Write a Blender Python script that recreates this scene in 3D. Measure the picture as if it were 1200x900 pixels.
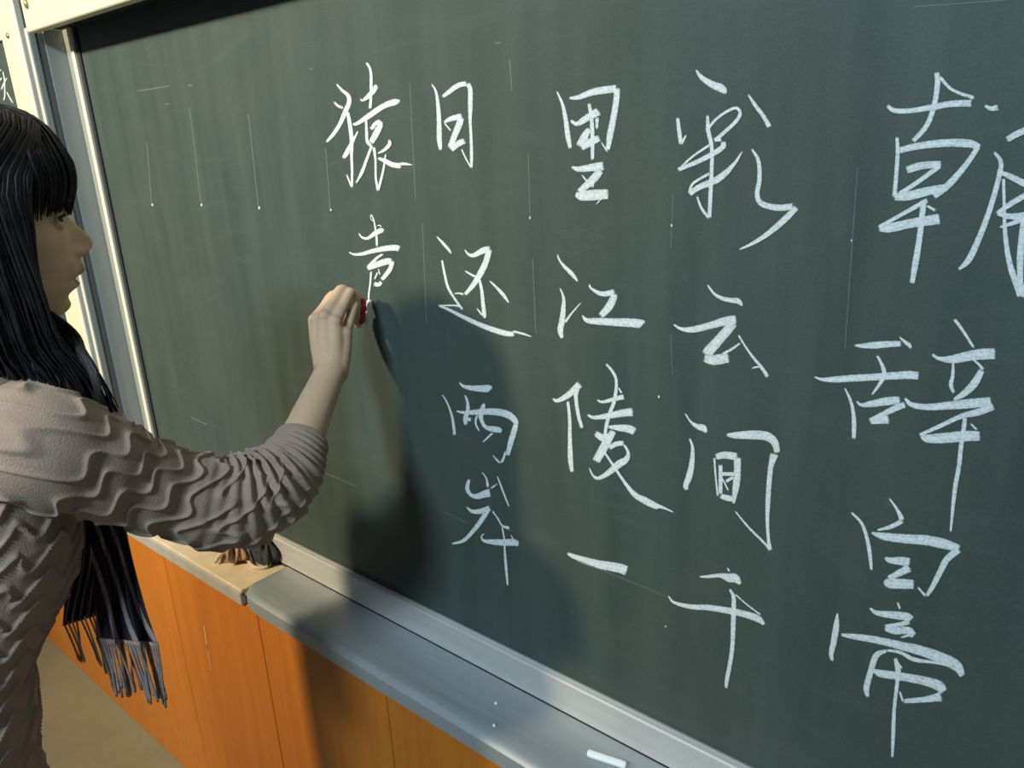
import bpy, bmesh, math, random
import numpy as np
from mathutils import Vector, Matrix

random.seed(7)
rng = np.random.default_rng(7)
scene = bpy.context.scene
COL = scene.collection
for o in list(bpy.data.objects):
    bpy.data.objects.remove(o, do_unlink=True)

# ------------------------------------------------------------------ camera
# blackboard plane is y = 0, x runs along it to the right, z is up, floor z = 0
FPX = 905.2
CAM = np.array([0.0, -0.75, 1.53])
R = np.array([[0.76543075, 0.1629893, -0.62253535],
              [0.64176121, -0.26477669, 0.71974707],
              [-0.04752178, -0.95043558, -0.30726843]])
cam_data = bpy.data.cameras.new('camera')
cam_data.sensor_width = 36.0
cam_data.lens = FPX / 1200.0 * 36.0
cam_data.clip_start = 0.02
cam = bpy.data.objects.new('camera', cam_data)
COL.objects.link(cam)
cam.matrix_world = Matrix((
    (R[0, 0], -R[0, 1], -R[0, 2], CAM[0]),
    (R[1, 0], -R[1, 1], -R[1, 2], CAM[1]),
    (R[2, 0], -R[2, 1], -R[2, 2], CAM[2]),
    (0, 0, 0, 1)))
scene.camera = cam

# ------------------------------------------------------------------ world, lamps, exposure
scene.view_settings.view_transform = 'Standard'
scene.view_settings.look = 'None'
scene.view_settings.gamma = 1.0
scene.view_settings.use_curve_mapping = False
scene.view_settings.exposure = 0.0

world = bpy.data.worlds.new('room_ambience')
scene.world = world
world.use_nodes = True
bg = world.node_tree.nodes['Background']
bg.inputs[0].default_value = (0.62, 0.80, 1.0, 1)
bg.inputs[1].default_value = 0.11


def area_light(name, loc, target, sx, sy, power, color):
    ld = bpy.data.lights.new(name, 'AREA')
    ld.shape = 'RECTANGLE'
    ld.size, ld.size_y = sx, sy
    ld.energy = power
    ld.color = color
    o = bpy.data.objects.new(name, ld)
    COL.objects.link(o)
    o.location = loc
    o.rotation_euler = (Vector(target) - Vector(loc)).to_track_quat('-Z', 'Y').to_euler()
    return o


# warm ceiling spot behind the writer, cool fluorescent tube further right
sd = bpy.data.lights.new('ceiling_spotlight', 'SPOT')
sd.energy, sd.color = 820, (1.0, 0.87, 0.60)
sd.shadow_soft_size, sd.spot_size, sd.spot_blend = 0.13, math.radians(54), 1.0
so = bpy.data.objects.new('ceiling_spotlight', sd)
COL.objects.link(so)
so.location = (-1.84, -3.2, 3.24)
so.rotation_euler = (Vector((-1.85, 0.0, 1.5)) - so.location).to_track_quat('-Z', 'Y').to_euler()
area_light('ceiling_tube_light', (-0.10, -2.45, 2.95), (-0.45, 0.0, 1.1), 0.6, 0.3, 78, (0.66, 0.86, 1.0))


# ------------------------------------------------------------------ helpers
def ray(px, py):
    return R @ np.array([(px - 600) / FPX, (py - 450) / FPX, 1.0])


def at(px, py, depth):
    return CAM + ray(px, py) * depth


def on_plane(px, py, y):
    d = ray(px, py)
    return CAM + d * ((y - CAM[1]) / d[1])


def tag(o, label=None, cat=None, group=None, kind=None):
    if label: o['label'] = label
    if cat: o['category'] = cat
    if group: o['group'] = group
    if kind: o['kind'] = kind
    return o


def empty(name, loc=(0, 0, 0)):
    o = bpy.data.objects.new(name, None)
    o.empty_display_size = 0.05
    o.location = loc
    COL.objects.link(o)
    return o


def link(name, me, mat, parent=None):
    o = bpy.data.objects.new(name, me)
    COL.objects.link(o)
    if mat is not None:
        me.materials.append(mat)
    if parent is not None:
        o.parent = parent
        o.matrix_parent_inverse = Matrix.Translation(-Vector(parent_loc(parent)))
    return o


def parent_loc(p):
    v = Vector(p.location)
    return v


def mesh_from(name, verts, faces, smooth=False):
    me = bpy.data.meshes.new(name)
    me.from_pydata([tuple(map(float, v)) for v in verts], [], [tuple(f) for f in faces])
    me.update()
    if smooth:
        me.polygons.foreach_set('use_smooth', [True] * len(me.polygons))
    return me


def box_mesh(name, lo, hi, bevel=0.0, seg=2):
    bm = bmesh.new()
    bmesh.ops.create_cube(bm, size=1.0)
    lo, hi = Vector(lo), Vector(hi)
    c, s = (lo + hi) / 2, hi - lo
    for v in bm.verts:
        v.co = Vector((v.co.x * s.x, v.co.y * s.y, v.co.z * s.z)) + c
    if bevel > 0:
        bmesh.ops.bevel(bm, geom=list(bm.edges), offset=bevel, segments=seg, affect='EDGES', profile=0.5)
    me = bpy.data.meshes.new(name)
    bm.to_mesh(me)
    bm.free()
    return me


def box(name, lo, hi, mat, parent=None, bevel=0.0, seg=2):
    return link(name, box_mesh(name, lo, hi, bevel, seg), mat, parent)


def extrude_profile(name, prof, x0, x1, mat, parent=None):
    """closed (y,z) outline swept along x"""
    n = len(prof)
    v = [(x0, y, z) for y, z in prof] + [(x1, y, z) for y, z in prof]
    f = [(i, (i + 1) % n, n + (i + 1) % n, n + i) for i in range(n)]
    f += [tuple(range(n))[::-1], tuple(range(n, 2 * n))]
    me = mesh_from(name, v, f)
    bm = bmesh.new(); bm.from_mesh(me)
    bmesh.ops.recalc_face_normals(bm, faces=bm.faces)
    bm.to_mesh(me); bm.free()
    return link(name, me, mat, parent)


def catmull(pts, n):
    """smooth resample of a list of points (any dimension) into n points"""
    P = np.asarray(pts, float)
    if len(P) == 2:
        t = np.linspace(0, 1, n)[:, None]
        return P[0] * (1 - t) + P[1] * t
    Q = np.vstack([2 * P[0] - P[1], P, 2 * P[-1] - P[-2]])
    seg = np.linalg.norm(np.diff(P[:, :min(3, P.shape[1])], axis=0), axis=1) + 1e-9
    cum = np.concatenate([[0], np.cumsum(seg)])
    s = np.linspace(0, cum[-1], n)
    i = np.clip(np.searchsorted(cum, s, side='right') - 1, 0, len(seg) - 1)
    t = ((s - cum[i]) / seg[i])[:, None]
    p0, p1, p2, p3 = Q[i], Q[i + 1], Q[i + 2], Q[i + 3]
    return 0.5 * ((2 * p1) + (-p0 + p2) * t + (2 * p0 - 5 * p1 + 4 * p2 - p3) * t ** 2 + (-p0 + 3 * p1 - 3 * p2 + p3) * t ** 3)


def frames(path, ref=None):
    T = np.gradient(path, axis=0)
    T /= np.linalg.norm(T, axis=1)[:, None] + 1e-12
    a = np.array([0, 0, 1.0]) if ref is None else np.asarray(ref, float)
    if abs(a @ T[0]) > 0.95:
        a = np.array([1.0, 0, 0])
    n = a - T[0] * (a @ T[0]); n /= np.linalg.norm(n)
    N = [n]
    for k in range(1, len(path)):
        n = N[-1] - T[k] * (N[-1] @ T[k])
        n /= np.linalg.norm(n)
        N.append(n)
    N = np.array(N)
    B = np.cross(T, N)
    return T, N, B


def tube(path, rad, sides=12, ref=None, caps=True, flat=1.0):
    """returns verts, faces of a tube along path with per point radius"""
    path = np.asarray(path, float)
    rad = np.broadcast_to(np.asarray(rad, float), (len(path),))
    T, N, B = frames(path, ref)
    th = np.linspace(0, 2 * math.pi, sides, endpoint=False)
    V = path[:, None, :] + rad[:, None, None] * (np.cos(th)[None, :, None] * N[:, None, :] + flat * np.sin(th)[None, :, None] * B[:, None, :])
    V = V.reshape(-1, 3)
    F = []
    m = len(path)
    for i in range(m - 1):
        for j in range(sides):
            k = (j + 1) % sides
            F.append((i * sides + j, i * sides + k, (i + 1) * sides + k, (i + 1) * sides + j))
    if caps:
        F.append(tuple(range(sides))[::-1])
        F.append(tuple(range((m - 1) * sides, m * sides)))
    return V, F


class MB:
    def __init__(self):
        self.v, self.f, self.n = [], [], 0

    def add(self, V, F):
        V = np.asarray(V, float)
        self.v.append(V)
        self.f += [tuple(i + self.n for i in f) for f in F]
        self.n += len(V)
        return self

    def mesh(self, name, smooth=True):
        return mesh_from(name, np.vstack(self.v), self.f, smooth)


def ellipsoid(c, r, rot=None, seg=24, rings=16):
    V, F = [], []
    for i in range(rings + 1):
        p = math.pi * i / rings
        for j in range(seg):
            t = 2 * math.pi * j / seg
            V.append((r[0] * math.sin(p) * math.cos(t), r[1] * math.sin(p) * math.sin(t), r[2] * math.cos(p)))
    V = np.array(V)
    if rot is not None:
        V = V @ np.asarray(rot).T
    V = V + np.asarray(c)
    for i in range(rings):
        for j in range(seg):
            k = (j + 1) % seg
            F.append((i * seg + j, (i + 1) * seg + j, (i + 1) * seg + k, i * seg + k))
    return V, F


# ------------------------------------------------------------------ materials
class NT:
    def __init__(self, name):
        self.m = bpy.data.materials.new(name)
        self.m.use_nodes = True
        self.t = self.m.node_tree
        self.b = self.t.nodes['Principled BSDF']
        self.out = self.t.nodes['Material Output']

    def n(self, kind, **kw):
        nd = self.t.nodes.new(kind)
        for k, v in kw.items():
            setattr(nd, k, v)
        return nd

    def l(self, a, b):
        self.t.links.new(a, b)

    def coords(self, scale=(1, 1, 1)):
        tc = self.n('ShaderNodeTexCoord')
        mp = self.n('ShaderNodeMapping')
        mp.inputs['Scale'].default_value = scale
        self.l(tc.outputs['Object'], mp.inputs['Vector'])
        return mp.outputs['Vector']

    def noise(self, scale, detail=4, rough=0.55, vec=None, dist=0.0):
        nd = self.n('ShaderNodeTexNoise')
        nd.inputs['Scale'].default_value = scale
        nd.inputs['Detail'].default_value = detail
        nd.inputs['Roughness'].default_value = rough
        nd.inputs['Distortion'].default_value = dist
        if vec is not None:
            self.l(vec, nd.inputs['Vector'])
        return nd.outputs['Fac']

    def ramp(self, fac, stops):
        r = self.n('ShaderNodeValToRGB')
        el = r.color_ramp.elements
        while len(el) < len(stops):
            el.new(0.5)
        for e, (p, c) in zip(el, stops):
            e.position = p
            e.color = (*c, 1) if len(c) == 3 else c
        self.l(fac, r.inputs['Fac'])
        return r.outputs['Color']

    def mixc(self, fac, a, b, blend='MIX'):
        m = self.n('ShaderNodeMix', data_type='RGBA', blend_type=blend)
        for sock, val in ((m.inputs[0], fac), (m.inputs[6], a), (m.inputs[7], b)):
            if hasattr(val, 'is_linked'):
                self.l(val, sock)
            elif isinstance(val, (int, float)):
                sock.default_value = val
            else:
                sock.default_value = (*val, 1)
        return m.outputs[2]

    def math(self, op, a, b=0.0):
        m = self.n('ShaderNodeMath', operation=op)
        for sock, val in ((m.inputs[0], a), (m.inputs[1], b)):
            if hasattr(val, 'is_linked'):
                self.l(val, sock)
            else:
                sock.default_value = val
        return m.outputs[0]

    def base(self, c):
        if hasattr(c, 'is_linked'):
            self.l(c, self.b.inputs['Base Color'])
        else:
            self.b.inputs['Base Color'].default_value = (*c, 1)

    def set(self, rough=None, metal=None, spec=None):
        if rough is not None:
            if hasattr(rough, 'is_linked'): self.l(rough, self.b.inputs['Roughness'])
            else: self.b.inputs['Roughness'].default_value = rough
        if metal is not None: self.b.inputs['Metallic'].default_value = metal
        if spec is not None: self.b.inputs['Specular IOR Level'].default_value = spec

    def bump(self, h, strength=0.3, dist=0.002):
        b = self.n('ShaderNodeBump')
        b.inputs['Strength'].default_value = strength
        b.inputs['Distance'].default_value = dist
        self.l(h, b.inputs['Height'])
        self.l(b.outputs['Normal'], self.b.inputs['Normal'])


def simple(name, c, rough=0.5, metal=0.0, var=0.08, scale=12, bump=0.0, spec=0.5, bscale=200):
    t = NT(name)
    v = t.coords()
    nz = t.noise(scale, 5, 0.6, v)
    lo = tuple(max(0, x * (1 - var)) for x in c)
    hi = tuple(min(1, x * (1 + var)) for x in c)
    t.base(t.ramp(nz, [(0.3, lo), (0.7, hi)]))
    t.set(rough, metal, spec)
    if bump:
        t.bump(t.noise(bscale, 3, 0.5, v), bump, 0.001)
    return t.m


def mat_board():
    t = NT('blackboard_slate')
    v1 = t.coords((9, 1, 0.9))
    streak = t.noise(2.2, 6, 0.6, v1)
    v2 = t.coords((1, 1, 1))
    cloud = t.noise(2.3, 5, 0.6, v2, 0.6)
    v3 = t.coords((2.0, 1, 9.0))
    wipe = t.noise(3.0, 5, 0.65, v3, 1.2)
    grain = t.noise(420, 2, 0.5, v2)
    c = t.ramp(streak, [(0.30, (0.038, 0.060, 0.052)), (0.72, (0.066, 0.092, 0.078))])
    c = t.mixc(t.ramp(cloud, [(0.42, (0, 0, 0)), (0.75, (0.55, 0.55, 0.55))]), c, (0.082, 0.094, 0.074))
    c = t.mixc(t.ramp(wipe, [(0.52, (0, 0, 0)), (0.8, (0.30, 0.30, 0.30))]), c, (0.105, 0.125, 0.115))
    c = t.mixc(0.18, c, t.ramp(grain, [(0.3, (0.02, 0.035, 0.03)), (0.7, (0.10, 0.12, 0.11))]))
    t.base(c)
    t.set(t.math('ADD', t.math('MULTIPLY', streak, 0.15), 0.45), 0, 0.35)
    t.bump(grain, 0.12, 0.0005)
    return t.m


def mat_chalk(name, col=(0.76, 0.80, 0.80), strength=1.0):
    t = NT(name)
    t.base(col)
    t.set(0.95, 0, 0.1)
    v = t.coords((1, 1, 1))
    g = t.noise(420, 4, 0.75, v)
    v2 = t.coords((120, 1, 900))
    ln = t.noise(1.0, 3, 0.6, v2)
    att = t.n('ShaderNodeAttribute', attribute_name='cover')
    grain = t.math('ADD', t.math('MULTIPLY', g, 0.9), t.math('MULTIPLY', ln, 0.5))
    a = t.math('SUBTRACT', t.math('MULTIPLY', att.outputs['Fac'], 2.05), t.math('MULTIPLY', grain, 1.6))
    a2 = t.n('ShaderNodeClamp'); t.l(a, a2.inputs['Value'])
    a3 = t.math('MULTIPLY', a2.outputs[0], strength)
    tr = t.n('ShaderNodeBsdfTransparent')
    mx = t.n('ShaderNodeMixShader')
    t.l(a3, mx.inputs[0])
    t.l(tr.outputs[0], mx.inputs[1])
    t.l(t.b.outputs[0], mx.inputs[2])
    t.l(mx.outputs[0], t.out.inputs['Surface'])
    return t.m


def mat_metal(name, c, rough, stretch, metal=1.0):
    t = NT(name)
    v = t.coords(stretch)
    nz = t.noise(3, 5, 0.6, v)
    t.base(t.ramp(nz, [(0.3, tuple(x * 0.86 for x in c)), (0.7, c)]))
    t.set(t.math('ADD', t.math('MULTIPLY', nz, 0.2), rough), metal)
    return t.m


def mat_panel():
    t = NT('orange_varnished_wood')
    v = t.coords((14, 14, 0.8))
    g = t.noise(3.0, 8, 0.65, v, 0.8)
    v2 = t.coords((60, 60, 3))
    f = t.noise(4.0, 4, 0.6, v2)
    c = t.ramp(g, [(0.2, (0.48, 0.135, 0.013)), (0.55, (0.58, 0.175, 0.018)), (0.85, (0.66, 0.22, 0.026))])
    c = t.mixc(t.math('MULTIPLY', f, 0.2), c, (0.46, 0.13, 0.014))
    t.base(c)
    t.set(0.42, 0, 0.4)
    return t.m


def mat_floor():
    t = NT('worn_floor')
    v = t.coords((1, 1, 1))
    a = t.noise(3, 6, 0.6, v)
    b = t.noise(60, 4, 0.6, v)
    c = t.ramp(a, [(0.3, (0.20, 0.18, 0.10)), (0.7, (0.30, 0.26, 0.14))])
    c = t.mixc(t.math('MULTIPLY', b, 0.35), c, (0.36, 0.31, 0.2))
    t.base(c)
    t.set(0.32, 0, 0.5)
    return t.m


def mat_knit():
    t = NT('taupe_wavy_knit')
    v = t.coords((1, 1, 1))
    a = t.noise(18, 5, 0.6, v)
    w = t.noise(520, 3, 0.6, v)
    c = t.ramp(a, [(0.3, (0.30, 0.215, 0.165)), (0.7, (0.40, 0.295, 0.225))])
    c = t.mixc(t.math('MULTIPLY', w, 0.5), c, (0.25, 0.17, 0.13))
    t.base(c)
    t.set(0.85, 0, 0.2)
    t.b.inputs['Sheen Weight'].default_value = 0.15
    t.bump(w, 0.6, 0.0016)
    return t.m


def mat_skin(head_c, mouth, brow):
    t = NT('skin')
    v = t.coords((1, 1, 1))
    a = t.noise(25, 5, 0.6, v)
    c = t.ramp(a, [(0.3, (0.58, 0.38, 0.235)), (0.7, (0.68, 0.46, 0.295))])
    # lips are pinker skin: a small spot around the mouth
    geo = t.n('ShaderNodeNewGeometry')
    sub = t.n('ShaderNodeVectorMath', operation='DISTANCE')
    t.l(geo.outputs['Position'], sub.inputs[0])
    sub.inputs[1].default_value = tuple(mouth)
    mr = t.n('ShaderNodeMapRange')
    mr.inputs['From Min'].default_value = 0.012
    mr.inputs['From Max'].default_value = 0.021
    mr.inputs['To Min'].default_value = 0.8
    mr.inputs['To Max'].default_value = 0.0
    t.l(sub.outputs['Value'], mr.inputs['Value'])
    c = t.mixc(mr.outputs[0], c, (0.36, 0.12, 0.11))
    t.base(c)
    t.set(0.62, 0, 0.25)
    t.b.inputs['Subsurface Weight'].default_value = 0.06
    t.b.inputs['Subsurface Radius'].default_value = (0.01, 0.004, 0.002)
    t.b.inputs['Subsurface Scale'].default_value = 0.5
    t.bump(t.noise(260, 3, 0.6, v), 0.12, 0.0008)
    return t.m


def mat_hair():
    t = NT('black_hair')
    v = t.coords((1, 1, 1))
    a = t.noise(60, 4, 0.6, v)
    t.base(t.ramp(a, [(0.3, (0.006, 0.005, 0.006)), (0.75, (0.022, 0.018, 0.018))]))
    t.set(0.48, 0, 0.28)
    return t.m


def mat_scarf():
    t = NT('striped_dark_scarf')
    at_ = t.n('ShaderNodeAttribute', attribute_name='stripe')
    c = t.ramp(at_.outputs['Fac'], [(0.0, (0.010, 0.009, 0.011)), (0.45, (0.012, 0.010, 0.012)), (0.6, (0.19, 0.14, 0.15)), (1.0, (0.26, 0.19, 0.20))])
    v = t.coords((1, 1, 1))
    w = t.noise(600, 2, 0.6, v)
    t.base(c)
    t.set(0.6, 0, 0.3)
    t.bump(w, 0.3, 0.0008)
    return t.m


M = dict(
    board=mat_board(),
    chalk=mat_chalk('chalk_writing'),
    faint=mat_chalk('faint_chalk_line', (0.7, 0.75, 0.73), 0.13),
    cream=simple('cream_painted_wood', (0.80, 0.70, 0.50), 0.45, var=0.04, scale=6, bump=0.05),
    ledge=simple('cream_ledge_stone', (0.74, 0.58, 0.38), 0.5, var=0.12, scale=30),
    ledge_edge=simple('grey_ledge_edging', (0.42, 0.38, 0.33), 0.5, var=0.08, scale=20),
    alu=mat_metal('brushed_aluminium', (0.64, 0.63, 0.60), 0.42, (1, 30, 30), 0.3),
    alu_v=mat_metal('aluminium_channel', (0.38, 0.40, 0.38), 0.45, (30, 30, 1), 0.3),
    alu_dark=mat_metal('dull_grey_channel', (0.16, 0.165, 0.16), 0.5, (30, 30, 1), 0.3),
    alu_light=mat_metal('pale_aluminium_edge', (0.86, 0.80, 0.66), 0.4, (30, 30, 1), 0.1),
    steel=mat_metal('steel_tray', (0.42, 0.45, 0.46), 0.38, (1, 20, 20), 0.4),
    dark=simple('dark_gap', (0.02, 0.022, 0.025), 0.7),
    wallpaint=simple('pale_wall_paint', (0.62, 0.58, 0.48), 0.8, var=0.04, bump=0.1),
    panel=mat_panel(),
    floor=mat_floor(),
    knit=mat_knit(),
    hair=mat_hair(),
    scarf=mat_scarf(),
    tassel=simple('grey_mauve_tassel', (0.24, 0.20, 0.19), 0.8, var=0.25, scale=90),
    tassel_tan=simple('tan_tassel', (0.46, 0.24, 0.14), 0.8, var=0.2, scale=90),
    stick=simple('white_chalk', (0.88, 0.90, 0.90), 0.9, var=0.03, scale=300, bump=0.2),
    red=simple('red_plastic', (0.36, 0.022, 0.026), 0.5, var=0.1),
    trousers=simple('dark_trousers', (0.03, 0.03, 0.035), 0.8),
    shoe=simple('black_shoe', (0.02, 0.02, 0.02), 0.4),
    rag=simple('brown_rag', (0.36, 0.22, 0.14), 0.9, var=0.3, scale=60, bump=0.4),
    felt=simple('black_felt', (0.03, 0.035, 0.035), 0.9, var=0.4, scale=90, bump=0.5),
    rim=simple('pale_rag_edge', (0.55, 0.46, 0.36), 0.8, var=0.1),
    screw=simple('small_brass_screw', (0.35, 0.28, 0.16), 0.4, metal=0.6),
    eye=simple('eye_white', (0.55, 0.52, 0.50), 0.2, var=0.02),
    iris=simple('dark_iris', (0.012, 0.008, 0.006), 0.15),
)

# ------------------------------------------------------------------ the setting
PY = -0.112          # front of panelling and ledge
LZ = 0.715           # top of the ledge (set from the photograph below)
LZ = 1.53 - 0.815

fl = box('floor', (-4.2, -3.6, -0.06), (2.6, PY + 0.02, 0.0), M['floor']); tag(fl, kind='structure')
wb = empty('wall_back', (0, 0.1, 0)); tag(wb, kind='structure')
box('wall_surface', (-4.2, 0.04, 0.0), (2.6, 0.16, 3.0), M['wallpaint'], wb)
box('cabinet_core', (-4.0, PY + 0.014, 0.0), (2.4, 0.04, LZ - 0.036), M['dark'], wb)
seams = [-1.602 + 0.373 * k for k in range(-6, 11)]
for a, b in zip(seams[:-1], seams[1:]):
    box('panel', (a + 0.0012, PY, 0.0), (b - 0.0012, PY + 0.016, LZ - 0.034), M['panel'], wb, 0.0012, 1)
# pale scratch on the panel
for (x0, y0, x1, y1, w) in ((239, 733, 243, 762, 2.4), (242, 755, 247, 785, 1.6)):
    p, q = on_plane(x0, y0, PY - 0.0004), on_plane(x1, y1, PY - 0.0004)
    hw = w * 0.0006
    me = mesh_from('scratch', [p + [-hw, 0, 0], p + [hw, 0, 0], q + [hw, 0, 0], q + [-hw, 0, 0]], [(0, 1, 2, 3)])
    link('scratch', me, M['ledge'], wb)

# header fascia above the board
FY = -0.07
FAY = -0.083
FZ = CAM[2] + 0.2360
hd = empty('trim_1', (0, FY, FZ)); tag(hd, kind='structure')
box('fascia_board', (-1.795, FAY, FZ), (1.6, FAY + 0.022, FZ + 0.30), M['cream'], hd, 0.002, 1)
box('fascia_return', (-1.793, FAY + 0.022, FZ + 0.012), (1.6, 0.04, FZ + 0.30), M['dark'], hd)
for (x, y) in ((30.5, 4.5),):
    c = on_plane(x, y, FAY - 0.002)
    V, F = ellipsoid(c, (0.006, 0.004, 0.009), seg=10, rings=6)
    link('screw', mesh_from('screw', V, F, True), M['screw'], hd)

# ------------------------------------------------------------------ main blackboard
RZ0, RZ1 = 1.53 - 0.812, 1.53 - 0.755      # bottom rail
BX0 = -1.764
bb = empty('blackboard', (-0.5, 0.0, RZ0))
tag(bb, 'large dark green blackboard covered with white chalk calligraphy', 'blackboard')
box('writing_surface', (BX0 - 0.01, 0.0, RZ0 + 0.02), (1.4, 0.022, FZ + 0.2), M['board'], bb)
extrude_profile('bottom_rail', [(0.0, RZ1), (-0.004, RZ1 + 0.0015), (-0.0115, RZ1 - 0.0005), (-0.013, RZ1 - 0.003), (-0.013, RZ0 + 0.004), (-0.011, RZ0 + 0.001), (0.0, RZ0 + 0.001)], BX0 - 0.012, 1.4, M['alu'], bb)
box('rail_gap', (-1.79, -0.0125, RZ0 - 0.004), (1.4, 0.01, RZ0 + 0.0015), M['dark'], bb)
# left stile and sliding channel
ZB, ZT = LZ, FZ + 0.012
box('frame_gap', (-1.777, -0.004, RZ1 - 0.02), (BX0, 0.012, FZ + 0.2), M['dark'], bb)
box('edge_strip', (-1.792, -0.010, RZ0), (-1.778, 0.012, FZ + 0.2), M['alu_light'], bb, 0.002, 2)
box('left_stile', (-1.816, -0.008, RZ0), (-1.794, 0.012, ZT), M['alu_v'], bb, 0.001, 1)
box('side_channel', (-1.832, -0.046, ZB), (-1.816, 0.012, ZT), M['alu_v'], bb, 0.001, 1)
box('channel_groove', (-1.8385, -0.062, ZB), (-1.820, -0.046, ZT), M['alu_dark'], bb)
box('channel_lip', (-1.8395, -0.073, ZB), (-1.815, -0.062, ZT), M['alu_v'], bb, 0.001, 1)
box('channel_bead', (-1.824, -0.077, ZB), (-1.815, -0.072, ZT), M['alu_light'], bb, 0.002, 2)
for z, dx in ((1.325, 0.0),):
    c = on_plane(124.5, 322, -0.008)
    V, F = ellipsoid(c, (0.004, 0.003, 0.005), seg=10, rings=6)
    link('rivet', mesh_from('rivet', V, F, True), M['dark'], bb)

# ------------------------------------------------------------------ neighbouring board at the far left
sb = empty('side_blackboard', (-2.4, FY, 0.9))
tag(sb, 'narrow glimpse of second blackboard in cream frame behind writer', 'blackboard')
SX = -1.962
box('writing_surface', (-3.4, FY + 0.004, 0.74), (SX + 0.01, FY + 0.02, FZ + 0.2), M['board'], sb)
box('stile', (SX, FY - 0.004, 0.72), (-1.876, 0.0, 2.3), M['cream'], sb, 0.003, 2)
box('edge_bead', (-1.871, FY - 0.010, 0.72), (-1.848, 0.0, 2.3), M['alu_light'], sb, 0.003, 2)
box('stile_gap', (-1.877, FY + 0.003, 0.72), (-1.8405, 0.0, 2.3), M['dark'], sb)
zr0 = on_plane(8, 46, FY)[2]; zr1 = on_plane(4, 11, FY)[2]
box('top_rail', (-3.4, FY - 0.003, zr0), (SX, 0.0, zr1), M['cream'], sb, 0.003, 2)
c = on_plane(9.5, 42, FY - 0.004)
V, F = ellipsoid(c, (0.007, 0.004, 0.006), seg=10, rings=6)
link('screw', mesh_from('screw', V, F, True), M['screw'], sb)

# ------------------------------------------------------------------ ledge and steel chalk tray
lg = empty('chalk_ledge', (-2.2, -0.06, LZ - 0.034))
tag(lg, 'cream stone ledge capping the orange panels left of the steel tray', 'ledge')
TX = -1.268
box('ledge_slab', (-4.0, PY - 0.004, LZ - 0.016), (TX, 0.0, LZ), M['ledge'], lg, 0.002, 2)
box('ledge_edging', (-4.0, PY - 0.008, LZ - 0.034), (TX, PY + 0.004, LZ - 0.004), M['ledge_edge'], lg, 0.003, 2)
tr = empty('chalk_tray', (-0.4, -0.06, LZ - 0.034))
tag(tr, 'long grey steel chalk tray running beneath the blackboard', 'tray')
# tray plate: rounded left front corner, curled front lip
prof = [(-0.0135, LZ + 0.004), (-0.09, LZ + 0.003), (-0.108, LZ + 0.004), (-0.116, LZ + 0.002), (-0.121, LZ - 0.004)]
under = [(-0.121, LZ - 0.030), (-0.117, LZ - 0.033), (-0.02, LZ - 0.034)]
V, F = [], []
xs = [TX, TX + 0.004, TX + 0.012, TX + 0.03, TX + 0.06, 0.0, 1.4]
ins = [0.030, 0.018, 0.008, 0.002, 0.0, 0.0, 0.0]
for x, i_ in zip(xs, ins):
    for (y, z) in prof:
        V.append((x, min(y + i_ * (1 if y < -0.1 else 0.3 if y < -0.05 else 0), -0.0135), z - (0.002 if i_ > 0.02 else 0)))
    V[-1] = (V[-1][0], V[-1][1], V[-1][2])
n_ = len(prof)
for k in range(len(xs) - 1):
    for j in range(n_ - 1):
        F.append((k * n_ + j, (k + 1) * n_ + j, (k + 1) * n_ + j + 1, k * n_ + j + 1))
link('tray_plate', mesh_from('tray_plate', V, F, True), M['steel'], tr)
V, F = [], []
pr2 = [prof[-1]] + under
for x, i_ in zip(xs, ins):
    for (y, z) in pr2:
        V.append((x, y + i_ * (1 if y < -0.1 else 0), z))
n_ = len(pr2)
for k in range(len(xs) - 1):
    for j in range(n_ - 1):
        F.append((k * n_ + j, (k + 1) * n_ + j, (k + 1) * n_ + j + 1, k * n_ + j + 1))
F.append(tuple(range(n_)))
link('tray_lip', mesh_from('tray_lip', V, F, False), M['steel'], tr)

# ------------------------------------------------------------------ chalk writing
def ribbon_mesh(name, strokes, org, sc, plane, gain=1.0):
    V, F, C = [], [], []
    for si, st in enumerate(strokes):
        P = np.array(st, float)
        P = np.stack([org[0] + P[:, 0] / sc, org[1] + P[:, 1] / sc, P[:, 2] / sc], 1)
        L = np.linalg.norm(np.diff(P[:, :2], axis=0), axis=1).sum()
        n = max(6, int(L / 2.2))
        Q = catmull(P, n)
        T = np.gradient(Q[:, :2], axis=0)
        T /= np.linalg.norm(T, axis=1)[:, None] + 1e-9
        # smooth the tangent a little so that broad strokes turn cleanly
        for _ in range(2):
            T[1:-1] = (T[:-2] + 2 * T[1:-1] + T[2:]) / 4
            T /= np.linalg.norm(T, axis=1)[:, None] + 1e-9
        N = np.stack([-T[:, 1], T[:, 0]], 1)
        hw = np.maximum(Q[:, 2], 0.9) * 0.47 * gain
        ypl = plane - 0.0006 - 0.00005 * si
        b0 = len(V)
        cols = (-1.12, -0.8, 0.0, 0.8, 1.12)
        for k in range(n):
            ends = min(1.0, 0.55 + 0.5 * min(k, n - 1 - k))
            for cidx, cc in enumerate(cols):
                p = Q[k, :2] + N[k] * hw[k] * cc
                V.append(on_plane(p[0], p[1], ypl))
                C.append((0.12, 0.92, 1.0, 0.92, 0.12)[cidx] * ends)
        for k in range(n - 1):
            for j in range(4):
                a = b0 + k * 5 + j
                F.append((a, a + 1, a + 6, a + 5))
    me = mesh_from(name, V, F, False)
    att = me.attributes.new('cover', 'FLOAT', 'POINT')
    att.data.foreach_set('value', C)
    return me


def char(label, strokes, org, sc, parent=None, plane=0.0, mat='chalk', name='chalk_character', gain=1.0):
    o = link(name, ribbon_mesh(name, strokes, org, sc, plane, gain), M[mat], parent or bb)
    o['label'] = label
    return o


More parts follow.
